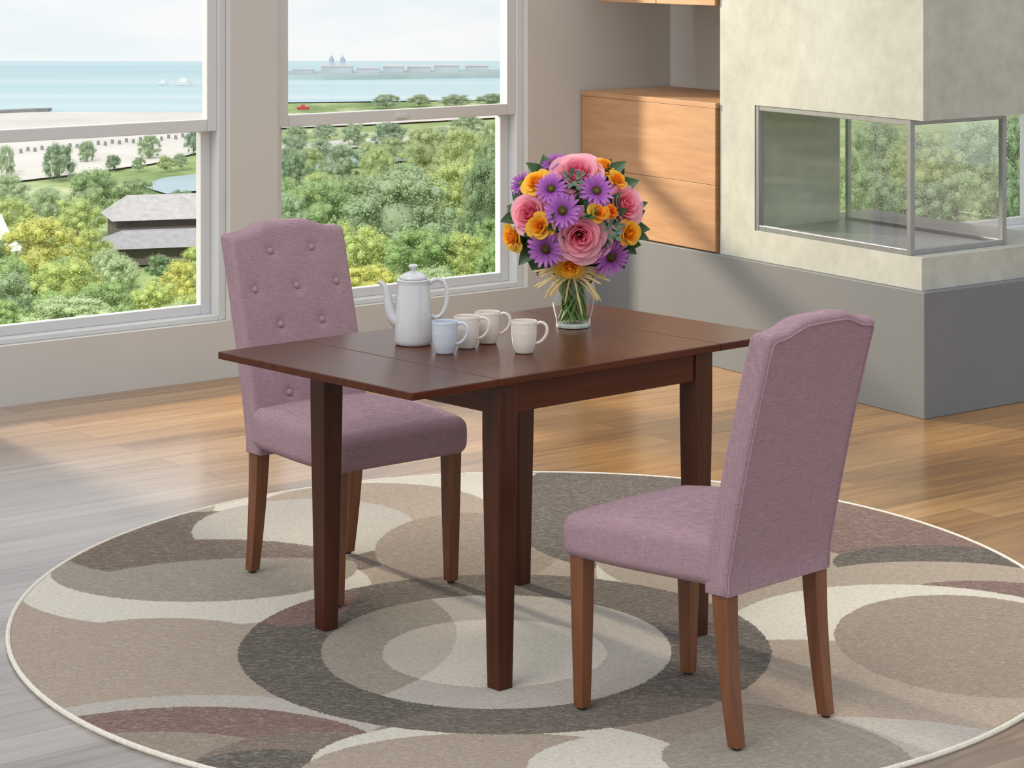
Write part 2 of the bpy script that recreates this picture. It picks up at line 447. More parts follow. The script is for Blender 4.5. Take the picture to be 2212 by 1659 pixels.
# ------------------------------------------------------------------ table
LZ = RZ
tb = thing('dining_table', 'dark mahogany drop-leaf dining table set with vase, pot and mugs', 'table', (-.004, 6.322, LZ), math.radians(42))
TT, TU = .750, .731
m = MB(); m.box(-.3838, .3838, -.385, .385, TU, TT); m.build('tabletop', M_table, tb, smooth=0, bevel=.003)
for x0, x1 in ((-.650, -.3845), (.3845, .624)):
    m = MB(); m.box(x0, x1, -.385, .385, TU, TT); m.build('drop_leaf', M_table, tb, smooth=0, bevel=.003)
for sx in (-1, 1):
    for sy in (-1, 1):
        m = MB(); x, y = sx*.339, sy*.339; h0, h1 = .022, .0305
        rg = [[(x+a*h, y+b*h, z) for a, b in ((-1, -1), (1, -1), (1, 1), (-1, 1))] for h, z in ((h0, 0), (.0295, .5), (h1, .60), (h1, TU))]
        m.rings(rg); m.build('leg', M_tleg, tb, smooth=20, bevel=.0025)
for a in range(4):
    m = MB(); m.box(-.3085, .3085, .345, .363, TU-.072, TU)
    o = m.build('apron', M_table, tb, smooth=0, bevel=.002); o.rotation_euler = (0, 0, a*PI/2)

# ------------------------------------------------------------------ chairs
BUT = [(x, z) for z, xs in ((.880, (-.070, .070)), (.780, (-.138, 0, .138)), (.680, (-.070, .070)), (.580, (-.138, 0, .138)), (.495, (-.070, .070))) for x in xs]
BW, BT, BY = .386, .064, -.195
def lean(z):
    q = max(0, z-.38); return -(.19*q+.09*q*q)
def ztop(x):
    a = abs(x)/(BW/2); return .933+.021*sstep((.80-a)/.48)+.005*(1-a*a)
def front_y(x, z):
    y = BT/2+.005*(1-(2*x/BW)**2)
    for bx, bz in BUT:
        d2 = (x-bx)**2+(z-bz)**2
        if d2 < .02: y -= .006*math.exp(-d2/(2*.011**2))+.0018*math.exp(-d2/(2*.035**2))
    return y
def make_chair(label):
    root = thing('dining_chair', label, 'chair', group='tufted dining chairs')
    rings = []; r = .013; xs = []
    for i in range(8): xs.append((-(BW/2-r)-r*math.sin(PI/2*(7-i)/7), r*(1-math.cos(PI/2*(7-i)/7))))
    nn = 58
    for i in range(1, nn): xs.append((-(BW/2-r)+(BW-2*r)*i/nn, 0))
    for i in range(8): xs.append(((BW/2-r)+r*math.sin(PI/2*i/7), r*(1-math.cos(PI/2*i/7))))
    for x, ins in xs:
        z0 = .338+ins*.5; z1 = ztop(x)-ins; h = BT/2-ins; cr = max(.005, .018-ins); p = []
        NFr = 76
        for j in range(NFr+1):
            z = z0+(z1-cr-z0)*j/NFr; p.append((front_y(x, z)-ins, z))
        fy = p[-1][0]
        for j in range(1, 6):
            a = PI/2*j/5; p.append((fy-cr+cr*math.cos(a), z1-cr+cr*math.sin(a)))
        for j in range(0, 6):
            a = PI/2*j/5; p.append((-h+cr-cr*math.sin(a), z1-cr+cr*math.cos(a)))
        for j in range(1, 25): p.append((-h, z1-cr+(z0-z1+cr)*j/24))
        rings.append([(x, BY+y+lean(z), z) for y, z in p])
    m = MB(); m.rings(rings); back = m.build('backrest', M_fab, root, smooth=80)
    def P(x, z): return (x, BY-BT/2-.0006+lean(z), z)
    xr = BW/2-.011
    pts = [P(-xr, .345+(ztop(xr)-.026-.345)*j/14) for j in range(15)]
    pts += [P(-xr+2*xr*j/40, ztop(-xr+2*xr*j/40)-.018) for j in range(1, 40)]
    pts += [P(xr, ztop(xr)-.026-(ztop(xr)-.026-.345)*j/14) for j in range(15)]
    mm = MB(); mm.tube(pts, .0027, 6); mm.build('piping', M_fab, back)
    for bx, bz in BUT:
        m = MB(); prof = [(0, .006), (.005, .0055), (.0088, .003), (.0105, -.001), (.0095, -.004), (0, -.005)]
        m.lathe(prof, 18); o = m.build('button', M_fab, back, smooth=60)
        o.location = (bx, BY+front_y(bx, bz)+lean(bz)+.0015, bz); o.rotation_euler = (-PI/2+.2, 0, 0)
    hx, hy, hz = .222, .222, .055
    def crown(p):
        k = (1-(p[0]/hx)**2)*(1-(p[1]/hy)**2)
        z = p[2]
        if z > 0: z += .023*max(0, k)**.7-.010*sstep((p[1]/hy-.3)/.7)
        wq = 1-.12*sstep((-p[1]/hy+.4)/1.4)
        bulge = .004*(1-(p[2]/hz)**2)
        return Vector((p[0]*wq+math.copysign(bulge, p[0])*(abs(p[0])/hx)**6, p[1]+bulge*(max(0, p[1])/hy)**6, z))
    m = MB(); m.rbox((0, .024, .409), (hx, hy, hz), .027, 14, 5, crown); m.build('seat', M_fab, root, smooth=60)
    for sx in (-1, 1):
        m = MB(); rg = []
        for h, z in ((.0145, .006), (.0185, .2), (.021, .362)):
            rg.append([(sx*.190+a*h, .205+b*h, z) for a, b in ((-1, -1), (1, -1), (1, 1), (-1, 1))])
        m.rings(rg); lg = m.build('leg', M_leg, root, smooth=20, bevel=.002)
        g = MB(); g.lathe([(.008, 0), (.010, .001), (.010, .006), (0, .0065)], 12, (sx*.190, .205, 0)); g.build('glide', M_black, lg)
        m = MB(); rg = []
        for i in range(9):
            q = i/8; z = .006+.354*q; h = .0145+.007*q; y = -.200-.034*(1-q)**1.6
            rg.append([(sx*.162+a*h, y+b*h, z) for a, b in ((-1, -1), (1, -1), (1, 1), (-1, 1))])
        m.rings(rg); lg = m.build('leg', M_leg, root, smooth=20, bevel=.002)
        g = MB(); g.lathe([(.008, 0), (.010, .001), (.010, .006), (0, .0065)], 12, (sx*.162, -.234, 0)); g.build('glide', M_black, lg)
    return root
ch1 = make_chair('mauve tufted chair with buttoned back behind the table by the window')
ch2 = copy_tree(ch1)
ch1.location = (-.455, 6.842, LZ); ch1.rotation_euler = (0, 0, math.radians(-140)); ch1.scale = (1.03, 1.02, 1.02)
ch2.location = (.443, 5.672, LZ); ch2.rotation_euler = (0, 0, math.radians(45.5))
ch2['label'] = 'mauve upholstered chair in front of the table, seen from behind'

# ------------------------------------------------------------------ pot and mugs
TZ = LZ+TT+.0005
def tp(px, py): return on_plane(px, py, TZ)
M_por = nmat('white_porcelain', rgb(200, 201, 204), .12, .02, 8, coat=.9)
M_blue = nmat('pale_blue_glaze', rgb(194, 201, 213), .2, .03, 8, coat=.3)
M_cream = nmat('cream_glaze', rgb(218, 210, 201), .2, .02, 8, coat=.3)
p = tp(893, 743)
pot = thing('coffee_pot', 'tall white porcelain coffee pot with curved spout and lid', 'coffee pot', p)
m = MB(); m.lathe([(0, 0), (.044, 0), (.047, .003), (.0488, .012), (.0488, .03), (.0472, .08), (.0440, .13), (.0416, .152), (.0412, .158), (.0425, .165), (.040, .168), (.036, .168), (0, .168)], 48)
m.build('body', M_por, pot, smooth=50)
m = MB(); m.tube(catmull([(-.032, 0, .052), (-.052, 0, .068), (-.062, 0, .096), (-.067, 0, .126), (-.075, 0, .149), (-.089, 0, .162)], 5),
                 [.021-.0155*(i/25)**.7 for i in range(26)], 16); m.build('spout', M_por, pot, smooth=60)
m = MB(); m.tube(catmull([(.038, 0, .154), (.056, 0, .166), (.076, 0, .162), (.086, 0, .140), (.085, 0, .105), (.074, 0, .078), (.058, 0, .068), (.044, 0, .074)], 5), .0042, 10, 1.4)
m.build('handle', M_por, pot, smooth=60)
m = MB(); m.lathe([(0, .1685), (.036, .1685), (.037, .171), (.035, .175), (.027, .181), (.014, .186), (.006, .188), (0, .188)], 40)
lid = m.build('lid', M_por, pot, smooth=50)
m = MB(); m.lathe([(.005, .187), (.005, .192), (.011, .197), (.013, .201), (.010, .205), (0, .207)], 24); m.build('knob', M_por, lid, smooth=60)

def make_mug(label, mat):
    root = thing('mug', label, 'mug', group='mugs on the table')
    out = [(0, .0), (.021, 0), (.0235, .002), (.0245, .006), (.028, .014), (.0305, .026), (.032, .042)]
    for i in range(5): out += [(.0322, .048+i*.006), (.0327, .051+i*.006)]
    out += [(.0330, .080), (.0323, .0815), (.0306, .080), (.030, .045), (.027, .02), (.02, .008), (0, .007)]
    m = MB(); m.lathe(out, 40); m.build('body', mat, root, smooth=40)
    m = MB(); m.tube(catmull([(.030, 0, .072), (.041, 0, .078), (.054, 0, .073), (.059, 0, .060), (.055, 0, .044), (.043, 0, .030), (.029, 0, .024)], 5), .0026, 8, 1.5)
    m.build('handle', mat, root, smooth=60)
    return root
mg = make_mug('pale blue mug, nearest to the coffee pot', M_blue); mg.location = tp(961, 763); mg.rotation_euler = (0, 0, math.radians(-14))
cm = make_mug('cream mug directly behind the pale blue mug', M_cream); cm.location = tp(1008, 751); cm.rotation_euler = (0, 0, math.radians(-12))
c3 = copy_tree(cm); c3['label'] = 'cream mug farthest back, third from the coffee pot'; c3.location = tp(1053, 741); c3.rotation_euler = (0, 0, math.radians(-8))
c4 = copy_tree(cm); c4['label'] = 'cream mug standing alone nearest the flower vase'; c4.location = tp(1132, 762); c4.rotation_euler = (0, 0, math.radians(-10))

# ------------------------------------------------------------------ vase and bouquet
VP = tp(1238, 706)
VS = F/VP.y
vase = thing('vase', 'clear glass vase holding the mixed bouquet', 'vase', VP)
m = MB(); m.lathe([(0, .0005), (.046, 0), (.048, .004), (.0475, .012), (.0470, .018), (.050, .030), (.056, .055), (.0600, .082), (.0595, .104), (.0550, .130), (.052, .146), (.0525, .156), (.056, .168), (.061, .178)], 48)
m.f.pop()
m.build('body', thin_glass('vase_glass', (.97, .985, .975, 1), .05, .6, 2.6), vase, smooth=60)
m = MB(); m.lathe([(.0575, .0985), (0, .099)], 40, cap=False); m.build('water', thin_glass('water', (.95, .97, .93, 1), .08, .4, 2), vase, smooth=60)
m = MB(); m.lathe([(0, .001), (.043, .001), (.0445, .006), (.042, .0125), (0, .0135)], 40); m.build('base', nmat('glass_foot', rgb(190, 198, 192), .1, .2, 40, coat=.4), vase, smooth=50)

def radial_mat(name, inner, outer, rmax, rough=.6):
    t = NT(name); t.setp(rough, spec=.25)
    tcn = t.n('ShaderNodeTexCoord'); ln = t.n('ShaderNodeVectorMath', operation='LENGTH'); t.l(tcn.outputs['Object'], ln.inputs[0])
    q = t.math('DIVIDE', ln.outputs['Value'], rmax)
    q = t.math('ADD', q, t.math('MULTIPLY', t.math('SUBTRACT', t.noise(t.coord(), 90, 3), .5), .3))
    c = t.ramp(q, [(.25, inner), (.95, outer)])
    t.l(c, t.b.inputs['Base Color'])
    tl = t.n('ShaderNodeBsdfTranslucent'); t.l(c, tl.inputs[0])
    mx = t.n('ShaderNodeMixShader'); mx.inputs[0].default_value = .35
    t.l(t.b.outputs[0], mx.inputs[1]); t.l(tl.outputs[0], mx.inputs[2]); t.l(mx.outputs[0], t.out.inputs['Surface'])
    return t.m
M_pink = radial_mat('pink_petals', rgb(236, 120, 146), rgb(244, 182, 198), .06)
M_yel = radial_mat('yellow_petals', rgb(244, 158, 34), rgb(250, 204, 74), .035)
M_org = radial_mat('orange_petals', rgb(236, 112, 30), rgb(246, 150, 50), .02)
M_pur = radial_mat('purple_petals', rgb(146, 62, 158), rgb(196, 128, 208), .045)
M_disc = radial_mat('daisy_disc', rgb(150, 165, 50), rgb(84, 66, 30), .011)
M_stem = nmat('green_stem', rgb(92, 126, 58), .5, .35, 40)
M_leafd = nmat('dark_green_leaf', rgb(44, 84, 42), .45, .3, 30, coat=.05)
M_euc = nmat('grey_green_leaf', rgb(84, 112, 92), .6, .2, 30)
M_raf = nmat('straw_raffia', rgb(222, 198, 142), .7, .12, 60)

BC = Vector((VP.x+(1243-1238)/VS, VP.y, VP.z+.296)); BR_ = Vector((.176, .165, .155))
NECK = VP+Vector((0, 0, .150))
def bouquet_point(px, py, shrink=1.0):
    dx = (px-1243)/VS/BR_.x; z = HC-(py-H0)/F*(VP.y-.1); dz = (z-BC.z)/BR_.z; q = 1-dx*dx-dz*dz
    return ray(px, py, VP.y-math.sqrt(max(.04, q))*BR_.y*shrink)
def place_dir(o, pos, dirv, spin=0):
    q = dirv.to_track_quat('Z', 'Y'); o.location = pos; o.rotation_euler = (q.to_matrix() @ Matrix.Rotation(spin, 3, 'Z')).to_euler()
def rose(m, R, n, seed):
    rd = random.Random(seed)
    for k in range(n):
        q = k/(n-1); th = k*2.4+rd.uniform(-.2, .2); Rr = .10+.72*q**1.05; wid = 1.35-.45*q; curl = q**1.4
        zt = .42-.55*q*q+rd.uniform(-.03, .03)
        def fn(u, b):
            a = 2*u-1
            ang = th+a*wid*(.5+.5*math.sin(PI*min(1, .15+b*.75)))
            tip = 1-.10*abs(a)**3*b
            rad = Rr*(.3+.7*b**.6)*1.0+curl*.30*b**4*(1+.25*math.cos(a*2))+.02*a
            z = -.45+(zt+.45)*(b-curl*.22*b**5)*tip
            return (R*rad*math.cos(ang)/1.06, R*rad*math.sin(ang)/1.06, R*z)
        m.grid(fn, 8, 7)
def stem_for(root, pos, dirv, seed, mat=None):
    rd = random.Random(seed*7+1)
    bpy.context.view_layer.update()
    inv = root.matrix_world.inverted()
    an = math.atan2(pos.y-BC.y, pos.x-BC.x)+rd.uniform(-.9, .9); q = rd.uniform(.25, 1)**.5
    a = Vector((math.cos(an), math.sin(an), 0))
    a2 = an+PI+rd.uniform(-1.5, 1.5); q2 = rd.uniform(.25, 1)**.5
    b = Vector((math.cos(a2), math.sin(a2), 0))
    path = catmull([pos-dirv*.012, pos-dirv*.05+Vector((0, 0, -.01)), NECK+a*(.045*q)+Vector((0, 0, .025)), NECK+a*(.044*q)-Vector((0, 0, .015)), VP+a*(.026*q)+b*.028+Vector((0, 0, .07)), VP+b*(.040*q2)+Vector((0, 0, .020))], 5)
    m = MB(); m.tube([inv @ p for p in path], .0036, 6); m.build('stem', mat or M_stem, root)
def outward(pos):
    d = pos-BC; d = Vector((d.x/BR_.x, d.y/BR_.y, d.z/BR_.z)).normalized()
    return (d+Vector((0, -.45, .15))).normalized()
GRP = 'cut flowers in the vase'
roses = [
    ('pink_rose', 1247, 370, 62, 'large pink rose at the very top of the bouquet', M_pink, 26),
    ('pink_rose', 1352, 440, 54, 'large pink rose on the right flank of the bouquet', M_pink, 24),
    ('pink_rose', 1140, 462, 50, 'pink rose on the left flank of the bouquet', M_pink, 24),
    ('pink_rose', 1254, 512, 62, 'large pink rose at the front centre of the bouquet', M_pink, 28),
    ('yellow_rose', 1160, 397, 33, 'yellow rose at upper left, beside the highest purple daisies', M_yel, 16),
    ('yellow_rose', 1303, 364, 28, 'yellow rose just right of the topmost pink rose', M_yel, 16),
    ('yellow_rose', 1167, 488, 31, 'yellow rose between left pink rose and front purple daisies', M_yel, 16),
    ('yellow_rose', 1292, 461, 23, 'small yellow rose right of the bouquet centre', M_yel, 14),
    ('yellow_rose', 1356, 504, 31, 'yellow rose below the right-hand pink rose', M_yel, 16),
    ('yellow_rose', 1232, 572, 33, 'yellow rose lowest in the bouquet, just above the raffia bow', M_yel, 16),
    ('yellow_rose', 1110, 511, 32, 'yellow rose farthest left in the bouquet', M_yel, 16),
    ('yellow_rose', 1330, 392, 23, 'yellow rose bud above the right-hand pink rose', M_yel, 14),
    ('orange_rose', 1318, 458, 16, 'tiny orange rose bud beside the small yellow rose', M_org, 12)]
for i, (nm, px, py, rp_, lab, mt, n) in enumerate(roses):
    pos = bouquet_point(px, py); d = outward(pos); R_ = rp_/VS*1.05
    if mt is not M_pink: pos = pos+d*.016
    root = thing(nm, lab, 'flower', group=GRP); place_dir(root, pos-d*R_*.12, d, i*1.3)
    m = MB(); rose(m, R_, n, i); m.build('bloom', mt, root, smooth=80)
    m = MB()
    for k in range(5):
        a0 = k*2*PI/5
        m.grid(lambda u, b: (R_*(.15+.55*b)*math.cos(a0+(u-.5)*.8*(1-b)), R_*(.15+.55*b)*math.sin(a0+(u-.5)*.8*(1-b)), -R_*(.48-.1*b*b)), 3, 4)
    m.lathe([(0, -R_*.7), (R_*.13, -R_*.62), (R_*.2, -R_*.48), (0, -R_*.42)], 10)
    m.build('sepals', M_stem, root, smooth=60)
    stem_for(root, pos-d*R_*.2, d, i)
dais = [(1192, 410, 38, 'purple daisy below the upper left yellow rose'), (1287, 414, 39, 'purple daisy below right of the topmost pink rose'),
        (1216, 456, 41, 'purple daisy at the bouquet centre, above the front pink rose'), (1181, 536, 44, 'large purple daisy at lower left of the bouquet'),
        (1318, 553, 45, 'large purple daisy at lower right of the bouquet'), (1196, 356, 31, 'purple daisy at the top left, behind the topmost pink rose'),
        (1128, 398, 29, 'purple daisy farthest left, beside upper yellow rose')]
for i, (px, py, rp_, lab) in enumerate(dais):
    pos = bouquet_point(px, py, .88 if i > 4 else 1); d = outward(pos); R_ = rp_/VS*1.02
    root = thing('purple_daisy', lab, 'flower', group=GRP); place_dir(root, pos+d*.004, d, i*.7)
    m = MB(); rd = random.Random(50+i)
    for lay in range(2):
        for k in range(18):
            a0 = 2*PI*(k+.5*lay)/18+rd.uniform(-.07, .07); Lp = R_*rd.uniform(.9, 1.03)*(1-.08*lay); up = .16*lay+rd.uniform(-.04, .06)
            def fn(u, b):
                wv = R_*.10*(math.sin(PI*min(.97, .12+.78*b))**.7)*(2*u-1); rr_ = R_*.16+(Lp-R_*.16)*b
                z = R_*(up*b-.10*b*b*(1-lay)+.03*(2*u-1)**2+.04*lay)
                return (rr_*math.cos(a0)-wv*math.sin(a0), rr_*math.sin(a0)+wv*math.cos(a0), z)
            m.grid(fn, 2, 6)
    m.build('petals', M_pur, root, smooth=80)
    m = MB(); m.lathe([(0, 0), (R_*.2, R_*.02), (R_*.25, R_*.09), (R_*.2, R_*.15), (R_*.1, R_*.165), (0, R_*.15)], 18); m.build('disc', M_disc, root, smooth=60)
    stem_for(root, pos, d, 80+i)

def leaf(m, base, dirv, nrm, L, Wd, bend=.25):
    dirv = dirv.normalized(); side = dirv.cross(nrm).normalized(); up = side.cross(dirv).normalized()
    def fn(u, b):
        a = 2*u-1; wv = Wd*math.sin(PI*b**.8)**.9*(1-.15*b)
        return base+dirv*(L*b)+side*(a*wv)+up*(abs(a)*wv*.25-bend*L*b*b)
    m.grid(fn, 4, 8)
leafs = [
    (1122, 428, 'left edge, under the leftmost purple daisy'), (1104, 452, 'far left, beside the left pink rose'), (1165, 358, 'top left corner of the bouquet'),
    (1322, 356, 'top right, behind the upper yellow rose'), (1350, 385, 'right of the yellow rose bud'), (1380, 458, 'far right, beside the right pink rose'),
    (1380, 498, 'far right, beside the right yellow rose'), (1368, 538, 'lower right, beside the large purple daisy'), (1126, 548, 'lower left, beside the large purple daisy'),
    (1165, 580, 'bottom left, just above the vase rim'), (1290, 585, 'bottom right, just above the vase rim'), (1256, 450, 'bouquet centre, between the two daisies'),
    (1212, 400, 'upper middle, below the topmost pink rose'), (1330, 470, 'right middle, under the right pink rose'), (1150, 520, 'left middle, above the lower left daisy'),
    (1290, 535, 'lower middle, right of the front pink rose'), (1205, 490, 'left of the front pink rose'), (1230, 590, 'bottom middle, behind the lowest yellow rose')]
for i, (px, py, lab) in enumerate(leafs):
    pos = bouquet_point(px, py); d = (pos-BC).normalized()
    rim = math.hypot((px-1243)/150, (py-470)/130)
    pos = BC+(pos-BC)*(.97 if rim > .75 else .94)
    root = thing('leaf_sprig', 'dark green leaf sprig at ' + lab, 'leaf sprig', pos, group='leaf sprigs in the bouquet')
    rd = random.Random(i+300)
    tang = (d+Vector((0, -.2, 0))).normalized()
    m = MB()
    for k in range(6):
        ang = (k-2.5)*.6+rd.uniform(-.2, .2)
        dv = Matrix.Rotation(ang, 3, Vector((0, -1, 0))) @ Vector((d.x+.001, d.y*.4, d.z)).normalized()
        leaf(m, -d*.045-dv*.005+Vector((0, rd.uniform(-.012, .012), 0)), dv+Vector((0, rd.uniform(-.3, .1), 0)), Vector((rd.uniform(-.3, .3), -1, .4)), rd.uniform(.062, .09), rd.uniform(.020, .027), rd.uniform(-.1, .3))
    m.build('leaves', M_leafd, root, smooth=70)
    stem_for(root, pos-d*.03, d, 200+i)
for i in range(14):
    a = i*2.4; zz = -.75+1.6*i/13; rr_ = math.sqrt(max(.05, 1-zz*zz*.9))
    d = Vector((rr_*math.cos(a), .15+abs(rr_*math.sin(a)), zz)).normalized(); pos = BC+Vector((d.x*BR_.x, d.y*BR_.y, d.z*BR_.z))*.74
    root = thing('leaf_sprig', 'dark green leaf sprig closing the back of the bouquet', 'leaf sprig', pos, group='leaf sprigs at the back of the bouquet')
    rd = random.Random(i+700); m = MB()
    for k in range(5):
        ax = d.cross(Vector((.3, .2, 1))).normalized()
        dv = (d*.5+Matrix.Rotation(k*1.257+rd.uniform(-.3, .3), 3, d) @ ax).normalized()
        leaf(m, -d*.02, dv, d, rd.uniform(.062, .09), rd.uniform(.02, .028), .2)
    m.build('leaves', M_leafd, root, smooth=70); stem_for(root, pos-d*.02, d, 400+i)
for i, (px, py, lab) in enumerate([(1240, 392, 'grey-green eucalyptus sprig below the topmost pink rose'), (1318, 492, 'grey-green eucalyptus sprig between front pink and right yellow roses')]):
    pos = bouquet_point(px, py); d = outward(pos)
    root = thing('eucalyptus_sprig', lab, 'leaf sprig', pos, group='eucalyptus sprigs in the bouquet'); m = MB(); rd = random.Random(900+i)
    for k in range(11):
        a = k*2.4; o = Vector((math.cos(a), -.3, math.sin(a)))*(.004+.0018*k)
        leaf(m, o+d*.02, (o.normalized()+d*.3), d, .017, .008, .1)
    m.build('leaves', M_euc, root, smooth=70); stem_for(root, pos, d, 930+i)

KN = VP+Vector((-.004, -.061, .146))
bow = thing('raffia_bow', 'straw raffia bow tied round the neck of the vase', 'bow', KN)
m = MB(); cen = VP+Vector((0, 0, .146))-KN
for k in range(3):
    m.tube([cen+Vector((.0545*math.cos(2*PI*j/32), .0545*math.sin(2*PI*j/32), -.004+.004*k+.002*math.sin(j*.7+k))) for j in range(32)], .0022, 6, 1, True)
m.build('band', M_raf, bow)
m = MB(); m.lathe([(0, -.009), (.008, -.006), (.010, 0), (.008, .006), (0, .009)], 12); m.build('knot', M_raf, bow)
rd = random.Random(5)
for k in range(32):
    sg = -1 if k % 2 else 1; L = rd.uniform(.06, .105); an = rd.uniform(-.8, .35)
    if k in (4, 7, 10): an = -1.3
    e = Vector((sg*L*math.cos(an), rd.uniform(-.03, .0), L*math.sin(an))); mid = e*.5+Vector((0, -.012, rd.uniform(.004, .018)))
    m = MB(); m.tube(catmull([(0, -.004, 0), mid, e+Vector((0, 0, -.008))], 6), [.0016]*12+[.0006], 5, 1.8); m.build('strand', M_raf, bow)
for k in range(4):
    sg = -1 if k % 2 else 1; h = .012+.006*k
    m = MB(); m.tube(catmull([(0, -.004, 0), (sg*.025, -.02, h), (sg*.055, -.02, h*.8), (sg*.06, -.012, -.004), (sg*.03, -.012, -.012), (0, -.004, 0)], 6), .0018, 5, 1.8); m.build('loop', M_raf, bow)

# ------------------------------------------------------------------ the view outside
GZ = -25.0
def gp(px, py, dz=0):
    p = on_plane(px, py, GZ); p.z = GZ+dz; return p
def gpoly(name, pts, dz, mat, label, cat):
    m = MB(); m.add([gp(x, y, dz) for x, y in pts], [tuple(range(len(pts)))])
    return tag(m.build(name, mat, smooth=0), label, cat, kind='structure')
t = NT('park_lawn'); t.setp(.9, spec=.1)
a = t.noise(t.coord((.09, .05, 1)), 1, 5, .7)
t.l(t.ramp(a, [(.35, rgb(114, 136, 86)), (.5, rgb(150, 168, 112)), (.66, rgb(192, 196, 156))]), t.b.inputs['Base Color'])
gm = MB(); gm.add([(-400, 40, GZ-.3), (500, 40, GZ-.3), (500, 560, GZ-.3), (-400, 560, GZ-.3)], [(0, 1, 2, 3)])
tag(gm.build('ground', t.m, smooth=0), 'green park lawn far below the windows', 'ground', kind='structure')
t = NT('lake_water'); t.setp(.6, spec=.2)
nzv = t.noise(t.coord((.004, .05, 1)), 1.0, 6, .6)
t.l(t.ramp(nzv, [(.35, rgb(172, 202, 209)), (.55, rgb(190, 210, 215)), (.7, rgb(205, 217, 220))]), t.b.inputs['Base Color'])
gpoly('lake', [(-2500, 246), (600, 240), (620, 220), (1150, 213), (3500, 213), (3500, 131), (-2500, 131)], -.1, t.m, 'pale turquoise lake reaching the horizon', 'lake')
M_sand = nmat('pale_sand', rgb(214, 208, 201), .9, .08, .08)
gpoly('beach', [(-2500, 246), (600, 240), (600, 282), (470, 318), (330, 352), (190, 372), (20, 392), (-2500, 460)], -.05, M_sand, 'pale sandy beach beyond the left window', 'beach')
gpoly('path', [(600, 245), (1100, 238), (1100, 252), (800, 268), (600, 276)], -.04, M_sand, 'pale lakeside path beyond the right window', 'path')
gpoly('path', [(600, 318), (740, 300), (900, 296), (900, 304), (760, 318), (600, 338)], -.03, M_sand, 'pale park path among the trees', 'path')
M_lag = nmat('lagoon_water', rgb(156, 176, 187), .4, .08, .1)
gpoly('lagoon', [(300, 400), (360, 382), (460, 372), (460, 408), (360, 418)], -.02, M_lag, 'small blue lagoon beyond the left window', 'lagoon')
gpoly('lagoon', [(640, 356), (720, 340), (880, 332), (880, 346), (740, 362), (660, 372)], -.02, M_lag, 'small lagoon among the park trees', 'lagoon')

def blob_crown(seed, nl=64, per=170):
    rd = random.Random(seed); m = MB(); lumps = []
    for k in range(nl):
        a = rd.uniform(0, 2*PI); q = math.sqrt(rd.random())*.84; z = rd.uniform(.08, 1.40)
        q *= math.sqrt(max(.06, 1-((z-.60)/.88)**2)); lumps.append((Vector((q*math.cos(a), q*math.sin(a), z)), rd.uniform(.10, .25)))
    lumps.append((Vector((0, 0, .6)), .60))
    for c, r in lumps:
        m.lathe([(r*.6*math.sin(PI*i/5), -r*.6*math.cos(PI*i/5)) for i in range(6)], 8, c)
        for j in range(per):
            d = Vector((rd.gauss(0, 1), rd.gauss(0, 1), rd.gauss(0, 1)))
            if d.length < .01: continue
            d.normalize(); p = c+d*r*rd.uniform(.6, 1.4); s = rd.uniform(.012, .030)
            n = (d*.9+Vector((rd.uniform(-1, 1), rd.uniform(-1, 1), rd.uniform(-1, 1)+.4))).normalized()
            a = n.orthogonal().normalized(); a = Matrix.Rotation(rd.uniform(0, 6), 3, n) @ a; b = n.cross(a)
            m.add([p-a*s, p-b*s*.7, p+a*s, p+b*s*.7], [(0, 1, 2, 3)])
    return m
t = NT('tree_leaves'); t.setp(.8, spec=.06)
oi = t.n('ShaderNodeObjectInfo'); v = t.coord()
nz1 = t.noise(v, 5, 5, .7)
mm = t.n('ShaderNodeMix', data_type='RGBA', blend_type='MULTIPLY'); mm.inputs[0].default_value = 1
t.l(oi.outputs['Color'], mm.inputs[6]); t.l(t.ramp(nz1, [(.3, (.78, .82, .74, 1)), (.6, (1, 1, 1, 1))]), mm.inputs[7]); t.l(mm.outputs[2], t.b.inputs['Base Color'])
tl = t.n('ShaderNodeBsdfTranslucent'); t.l(mm.outputs[2], tl.inputs[0])
mx = t.n('ShaderNodeMixShader'); mx.inputs[0].default_value = .5
t.l(t.b.outputs[0], mx.inputs[1]); t.l(tl.outputs[0], mx.inputs[2]); t.l(mx.outputs[0], t.out.inputs['Surface'])
M_tree = t.m
M_bark = nmat('bark', rgb(106, 90, 72), .9, .2, 5)
protos = []
for k in range(4):
    cm_ = blob_crown(k+1); tr = MB(); tr.tube([(0, 0, 0), (.01, .01, .3), (0, 0, .7)], [.06, .05, .03], 7)
    a = cm_.build('crown', M_tree, smooth=50); b = tr.build('trunk', M_bark)
    protos.append((a, b))
COLS = {'dark green': rgb(136, 164, 114), 'mid green': rgb(162, 188, 118), 'yellow-green': rgb(200, 211, 126), 'yellow': rgb(216, 213, 118), 'grey-green': rgb(168, 188, 146), 'pale green': rgb(188, 204, 156)}
WN = {1: 'seen through left window', 2: 'seen through right window', 3: 'seen through fireplace glass'}
